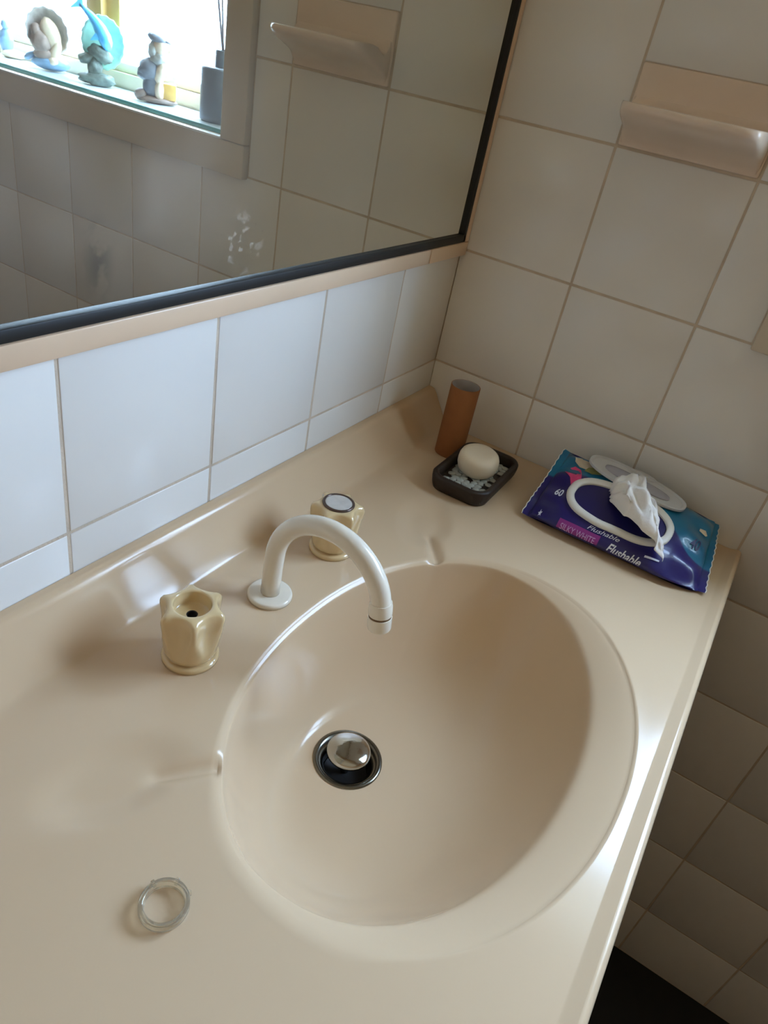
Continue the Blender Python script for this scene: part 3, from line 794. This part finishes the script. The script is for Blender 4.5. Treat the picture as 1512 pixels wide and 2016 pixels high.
# lid ring, open lid and the wipe that sticks out
def stadium(cu, ct, hu, ht, n=56, p=2.6):
    return [(cu+hu*math.copysign(abs(math.cos(a))**(2/p), math.cos(a)), ct+ht*math.copysign(abs(math.sin(a))**(2/p), math.sin(a))) for a in [2*math.pi*k/n for k in range(n)]]
RU, RT, RHU, RHT = 0.455, 0.445, 0.315, 0.225
bm = bmesh.new()
loops = []
for d, z in ((1.0, 0.0004), (1.0, 0.003), (0.97, 0.0045), (0.90, 0.0048), (0.83, 0.0042), (0.80, 0.003), (0.80, 0.0006)):
    k_ = 1.0-d
    lp = []
    for u, t in stadium(RU, RT, RHU-k_*0.20, RHT-k_*0.30):
        lp.append(S(u, t)*0.0+Vector(S(u, t))+Sn(u, t)*z)
    loops.append(lp)
loft(bm, loops); lid_ring = ppart(obj('lid_ring', bm, M['white_plastic'], None, angle=50)); lid_ring['label'] = 'white oval opening rim'
patch('opening', stadium(RU, RT, RHU-0.045, RHT-0.062, 40), M['navy'], 0.0008, 2)
bm = bmesh.new()
hp = S(0.455, 0.655)+Vector((0, 0, 0.0035)); tilt = math.radians(9)
eu, ev = Vector((0.0, -1, -0.10)).normalized(), Vector((math.cos(tilt), 0, math.sin(tilt)))
en = eu.cross(ev).normalized()
if en.z < 0: en = -en
loops = []
for k_, z in ((0.90, -0.0016), (1.0, -0.0010), (1.0, 0.0022), (0.965, 0.0030), (0.94, 0.0022), (0.92, 0.0006), (0.75, 0.0004), (0.5, 0.0003)):
    loops.append([hp+eu*(x*k_)+ev*(0.0205+y*k_)+en*z for x, y in stadium(0, 0, 0.0625, 0.0205, 64, 2.5)])
loft(bm, loops, True, True)
M['lid'] = mat('frosted_plastic', srgb(226, 226, 226), 0.35, trans=0.25)
lid = ppart(obj('lid', bm, M['lid'], None, angle=50)); lid['label'] = 'frosted white hinged lid standing open'
bm = bmesh.new()
loops = [[hp+eu*(x*s_+0.004)+ev*(0.041+y*s_)+en*z for x, y in stadium(0, 0, 0.014, 0.005, 24)] for s_, z in ((0.9, -0.001), (1, 0), (1, 0.0015), (0.9, 0.002))]
loft(bm, loops, True, True); obj('finger_tab', bm, M['lid'], None).parent = lid
bm = bmesh.new()
loops = [[hp+eu*x+ev*(0.021+y)+en*z for x, y in stadium(0, 0, 0.042*k_, 0.010*k_, 40)] for k_, z in ((1, 0.0006), (1, 0.0011), (0.8, 0.0013))]
M['lid_pad'] = mat('grey_lid_pad', srgb(170, 168, 176), 0.5)
loft(bm, loops, False, True); o = obj('lid_pad', bm, M['lid_pad'], None); o.parent = lid; o['label'] = 'greyish recessed panel inside the lid'
# crumpled wipe
bm = bmesh.new(); n1, n2 = 44, 26; V_ = []
spine = pchip([0, .2, .45, .7, 1], [0.36, 0.43, 0.54, 0.66, 0.745]); spt_ = pchip([0, .2, .45, .7, 1], [0.52, 0.53, 0.50, 0.38, 0.27]); hgt = pchip([0, .15, .35, .6, .85, 1], [0.004, 0.026, 0.032, 0.024, 0.010, 0.0040]); wd = pchip([0, .2, .5, .8, 1], [0.014, 0.045, 0.050, 0.032, 0.024])
for i in range(n1+1):
    a = i/n1; u, t = float(spine(a)), float(spt_(a)); ctr = S(u, t)
    row = []
    for j in range(n2+1):
        b_ = j/n2*2-1
        bend = 1-abs(b_)**2.2
        x = ctr.x+b_*float(wd(a))*0.85; y = ctr.y+b_*0.35*float(wd(a))
        nz = noise.fractal(Vector((a*5.5, b_*2.2, 3.1)), 1.0, 2.0, 4)
        z = ctr.z+0.001+float(hgt(a))*(0.12+0.88*bend)*(1+0.42*nz)+0.0025*abs(math.sin(a*17+b_*5))*bend
        x += 0.006*noise.noise(Vector((a*6, b_*3, 9.0))); y += 0.006*noise.noise(Vector((a*6, b_*3, 17.0)))
        row.append(bm.verts.new((x, y, max(z, ctr.z+0.0012))))
    V_.append(row)
for i in range(n1):
    for j in range(n2): bm.faces.new((V_[i][j], V_[i+1][j], V_[i+1][j+1], V_[i][j+1]))
o = ppart(obj('wipe', bm, M['tissue'], None)); o['label'] = 'crumpled white wipe pulled out of the opening'
sm = o.modifiers.new('thick', 'SOLIDIFY'); sm.thickness = 0.0006

# ------------------------------------------------------------------ ceramic soap holder on the right wall
hold = thing('ceramic_soap_holder', 'pinkish beige ceramic soap holder set into the white wall tiles', 'soap holder', (0, -0.2271, H0+2*P))
HW, HH = P-0.0032, 0.5*P+0.0030
bm = bmesh.new()
box(bm, (0.004, -HW/2, 0.0016), (-0.0035, HW/2, HH), 0.0022, 3)
obj('back_plate', bm, M['pink'], hold, angle=40)
bm = bmesh.new()                              # tray that swells out of the plate
ncol, prof_n = 40, 30
rowsv = []
for i in range(ncol+1):
    a = i/ncol*2-1                            # along the holder
    y = a*(HW/2-0.001)
    full = max(0.0, 1-abs(a)**9)**0.45
    out = 0.0705*(0.45+0.55*full)              # reach of the lip
    lipz = 0.0385+0.003*(abs(a)**3)
    ridge = 0.5
    dip = 0.013*math.exp(-((abs(a)-0.62)/0.13)**2)   # drainage hollows on the tray
    pr_ = [(-0.003, 0.0030), (-0.0052, 0.0080), (-0.011, 0.0135), (-out*0.32, 0.0185), (-out*0.55, 0.0232), (-out*0.78, 0.0275), (-out*0.93, 0.0315), (-out, 0.0362), (-out*1.0, 0.0398),
           (-out*0.97, 0.0425), (-out*0.93, 0.0428), (-out*0.86, 0.0400-0.2*dip), (-out*0.70, 0.0362-dip*0.6), (-out*0.48, 0.0348-dip), (-out*0.28, 0.0362-dip*0.5), (-0.011, 0.0405), (-0.0055, 0.0455), (-0.003, 0.050)]
    pr_ = [(x, z+(lipz-0.0385)*0) for x, z in pr_]
    rowsv.append([bm.verts.new((x, y, z)) for x, z in pr_])
for i in range(ncol):
    for j in range(len(rowsv[0])-1): bm.faces.new((rowsv[i][j], rowsv[i][j+1], rowsv[i+1][j+1], rowsv[i+1][j]))
bm.faces.new(rowsv[0]); bm.faces.new(rowsv[-1][::-1])
o = obj('tray', bm, M['pink'], hold, angle=70)
sb = o.modifiers.new('sub', 'SUBSURF'); sb.levels = 1; sb.render_levels = 1

# ------------------------------------------------------------------ ornaments on the glass shelf (seen in the mirror)
def orn(name, label, cat, x, y, rz=0): return thing(name, label, cat, (x, y, SH+0.0003), math.radians(rz))
# local axes: +x to the window, -x into the room, y along the sill (the mirror swaps left and right)
f1_ = orn('shell_figurine', 'taupe shell-backed figurine on a blue base, left of the dolphin in the mirror', 'figurine', 0.066, -0.880, -48)
bm = bmesh.new(); blob(bm, (0.0, 0.0, 0.013), (0.023, 0.034, 0.013), (0, 0, 0), 3, 0.12, 2.0, 1); blob(bm, (0, -0.036, 0.020), (0.008, 0.013, 0.006), (35, 0, 0), 2, 0.1, 2, 2)
bm2 = None; obj('blue_base', bm, M['fig_blue'], f1_)
bm = bmesh.new(); n = 60
lp = []
for d, x in ((0.0, 0.018), (0.35, 0.017), (0.7, 0.012), (0.92, 0.002), (1.0, -0.006), (0.97, -0.008), (0.88, -0.002), (0.68, 0.007), (0.35, 0.012), (0.0, 0.013)):
    ring_ = []
    for k in range(n):
        a = 2*math.pi*k/n; rb = 1+0.03*math.cos(14*a)*d
        ring_.append((x, 0.004+0.040*d*rb*math.cos(a), 0.064+0.040*d*rb*math.sin(a)))
    lp.append(ring_)
lp = [[(p[0]+0.002*0, p[1]*0.93, p[2]) for p in r_] for r_ in lp[1:-1]]
loft(bm, lp, True, True); o = obj('shell', bm, M['fig_shell'], f1_); o.rotation_euler = (math.radians(18), 0, 0); o.location = (0, 0.014, 0.002)
bm = bmesh.new(); blob(bm, (-0.003, 0.003, 0.060), (0.012, 0.017, 0.028), (20, 0, 0), 3, 0.08, 2, 3); blob(bm, (-0.010, 0.010, 0.032), (0.008, 0.009, 0.022), (-25, 0, 0), 3, 0.08, 2, 4); blob(bm, (-0.016, 0.006, 0.016), (0.008, 0.010, 0.009), (0, 0, 0), 2, 0.15, 3, 5)
obj('seated_body', bm, M['fig_cream'], f1_)
bm = bmesh.new(); blob(bm, (-0.006, -0.014, 0.044), (0.014, 0.018, 0.022), (20, 0, 0), 3, 0.2, 2.5, 6); blob(bm, (-0.004, -0.022, 0.062), (0.010, 0.010, 0.014), (0, 0, 0), 2, 0.2, 2.5, 7); blob(bm, (-0.006, -0.010, 0.026), (0.014, 0.020, 0.012), (0, 0, 0), 2, 0.15, 2.5, 8)
obj('draped_lap', bm, M['fig_brown'], f1_)

f2_ = orn('dolphin_figurine', 'sky-blue diving dolphin figurine on dark rock with a pale teal shell behind', 'figurine', 0.058, -0.752, -48)
bm = bmesh.new(); blob(bm, (0, 0.0, 0.011), (0.024, 0.033, 0.012), (0, 0, 0), 3, 0.35, 2.4, 11); blob(bm, (0, -0.004, 0.032), (0.013, 0.014, 0.020), (0, 0, 0), 3, 0.35, 2.4, 12)
blob(bm, (-0.002, 0.008, 0.055), (0.016, 0.023, 0.015), (-20, 0, 0), 3, 0.3, 2.6, 13); blob(bm, (0, -0.018, 0.044), (0.012, 0.015, 0.010), (10, 0, 0), 3, 0.3, 2.6, 14)
obj('rock_base', bm, M['rock'], f2_)
bm = bmesh.new(); n = 60; lp = []
for d, x in ((0.25, 0.024), (0.65, 0.022), (0.92, 0.016), (1.0, 0.010), (0.97, 0.007), (0.86, 0.011), (0.6, 0.016), (0.25, 0.018)):
    lp.append([(x, 0.012+0.040*d*(1+0.025*math.cos(18*2*math.pi*k/n)*d)*math.cos(2*math.pi*k/n), 0.074+0.046*d*(1+0.025*math.cos(18*2*math.pi*k/n)*d)*math.sin(2*math.pi*k/n)) for k in range(n)])
loft(bm, lp, True, True); obj('shell_dish', bm, M['teal_shell'], f2_)
dol = [(-0.006, 0.020, 0.060), (-0.007, 0.021, 0.066), (-0.008, 0.0195, 0.074), (-0.008, 0.016, 0.084), (-0.008, 0.009, 0.096), (-0.008, 0.001, 0.107), (-0.008, -0.009, 0.117), (-0.008, -0.018, 0.124), (-0.008, -0.026, 0.131)]
drad = [0.003, 0.0075, 0.0118, 0.0132, 0.0122, 0.0096, 0.0068, 0.0046, 0.0035]
bm = bmesh.new(); tube(bm, dol, drad, 18); o = obj('dolphin', bm, M['dolphin'], f2_)
def flat_fin(pts_, th_, par, m):
    bm = bmesh.new()
    a = [bm.verts.new((p[0]-th_, p[1], p[2])) for p in pts_]; b = [bm.verts.new((p[0]+th_, p[1], p[2])) for p in pts_]
    bm.faces.new(a); bm.faces.new(b[::-1])
    for k in range(len(pts_)): bm.faces.new((a[k], a[(k+1) % len(pts_)], b[(k+1) % len(pts_)], b[k]))
    bmesh.ops.bevel(bm, geom=list(bm.edges), offset=th_*0.5, segments=2, affect='EDGES')
    return obj('fin', bm, m, par, angle=50)
flat_fin([(-0.008, -0.022, 0.126), (-0.008, -0.032, 0.124), (-0.008, -0.044, 0.121), (-0.008, -0.040, 0.127), (-0.008, -0.031, 0.133), (-0.008, -0.028, 0.142), (-0.008, -0.026, 0.152), (-0.008, -0.021, 0.142), (-0.008, -0.020, 0.132)], 0.0022, o, M['dolphin'])
flat_fin([(-0.008, 0.000, 0.112), (-0.008, 0.009, 0.104), (-0.008, 0.018, 0.094), (-0.008, 0.013, 0.108), (-0.008, 0.007, 0.120)], 0.0016, o, M['dolphin'])
flat_fin([(-0.014, 0.004, 0.078), (-0.014, 0.010, 0.086), (-0.014, 0.000, 0.090), (-0.014, -0.010, 0.076)], 0.0016, o, M['dolphin'])

f3_ = orn('capped_figurine', 'dark bearded figurine in a cap with a small yellow block, nearest the diffuser', 'figurine', 0.060, -0.612, -45)
bm = bmesh.new(); blob(bm, (0, -0.001, 0.005), (0.021, 0.033, 0.006), (0, 0, 0), 3, 0.2, 2.4, 21); blob(bm, (-0.004, -0.028, 0.010), (0.010, 0.011, 0.009), (0, 0, 0), 2, 0.25, 2.4, 22)
obj('ground', bm, M['fig_brown'], f3_)
bm = bmesh.new(); blob(bm, (0, -0.010, 0.024), (0.013, 0.015, 0.020), (0, 0, 0), 3, 0.15, 2.4, 23); blob(bm, (0, -0.014, 0.047), (0.017, 0.019, 0.018), (15, 0, 0), 3, 0.15, 2.4, 24); blob(bm, (0, -0.026, 0.040), (0.012, 0.008, 0.008), (0, 0, 0), 2, 0.2, 2.4, 25)
obj('coat', bm, M['coat'], f3_)
bm = bmesh.new(); blob(bm, (-0.008, 0.004, 0.046), (0.010, 0.009, 0.019), (-15, 0, 0), 3, 0.15, 2.4, 26); blob(bm, (-0.008, 0.002, 0.020), (0.010, 0.008, 0.018), (0, 0, 0), 3, 0.15, 2.4, 27); blob(bm, (-0.006, 0.014, 0.042), (0.007, 0.011, 0.006), (20, 0, 0), 2, 0.15, 2.4, 28)
obj('arm_and_leg', bm, M['fig_cream'], f3_)
bm = bmesh.new(); blob(bm, (-0.002, 0.004, 0.083), (0.013, 0.014, 0.014), (0, 0, 0), 3, 0.08, 2.4, 29); blob(bm, (-0.004, 0.018, 0.079), (0.005, 0.006, 0.005), (0, 0, 0), 2)
obj('head', bm, M['fig_cream'], f3_)
bm = bmesh.new(); blob(bm, (-0.002, 0.002, 0.064), (0.014, 0.016, 0.011), (0, 0, 0), 3, 0.25, 3, 30); blob(bm, (0, -0.008, 0.076), (0.013, 0.009, 0.014), (0, 0, 0), 3, 0.25, 3, 31)
obj('beard', bm, M['grey_hair'], f3_)
bm = bmesh.new(); blob(bm, (-0.001, -0.001, 0.094), (0.015, 0.017, 0.008), (-12, 0, 0), 3, 0.08, 2.4, 32); blob(bm, (-0.001, 0.014, 0.0915), (0.011, 0.009, 0.0025), (-14, 0, 0), 2)
obj('cap', bm, M['coat'], f3_)
bm = bmesh.new(); box(bm, (-0.012, 0.008, 0.008), (0.010, 0.029, 0.032), 0.0015); obj('block', bm, M['yellow_box'], f3_, angle=40)

f4_ = orn('small_figurine', 'small blue and tan ornament at the left edge of the mirror', 'figurine', 0.074, -1.010, -48)
bm = bmesh.new(); blob(bm, (0, 0.010, 0.006), (0.018, 0.022, 0.007), (0, 0, 0), 3, 0.2, 2, 41); obj('tan_base', bm, M['fig_cream'], f4_)
bm = bmesh.new(); blob(bm, (0, 0.000, 0.026), (0.010, 0.012, 0.020), (0, 0, 0), 3, 0.1, 2, 42); blob(bm, (0, 0.000, 0.050), (0.008, 0.008, 0.009), (0, 0, 0), 2, 0.1, 2, 43); obj('blue_body', bm, M['fig_blue'], f4_)

dif = orn('reed_diffuser', 'dark grey cylindrical reed diffuser by the window jamb, seen in the mirror', 'diffuser', 0.056, -0.474)
bm = bmesh.new(); lathe(bm, [(0.0295, 0.0), (0.0315, 0.002), (0.0318, 0.008), (0.0318, 0.068), (0.0312, 0.0705), (0.0290, 0.0718), (0.012, 0.0722)], 56, cap0=True, cap1=True); obj('bottle', bm, M['bottle'], dif, angle=50)
bm = bmesh.new(); lathe(bm, [(0.0125, 0.071), (0.0125, 0.092), (0.0115, 0.094), (0.006, 0.094), (0.006, 0.074)], 36); obj('neck', bm, M['bottle'], dif, angle=50)
for k, (dx_, dy_, ln) in enumerate(((0.012, -0.050, 0.20), (-0.006, -0.038, 0.21), (0.010, 0.018, 0.20), (-0.012, -0.012, 0.22), (0.004, 0.030, 0.19))):
    bm = bmesh.new(); d_ = Vector((dx_, dy_, ln))
    tube(bm, [Vector((0, 0, 0.078))-d_*0.02, Vector((0, 0, 0.078))+d_], 0.0015, 8); obj('reed', bm, M['reed'], dif, angle=50)

f1_.scale = (0.90,)*3; f2_.scale = (0.84,)*3; f3_.scale = (0.94,)*3
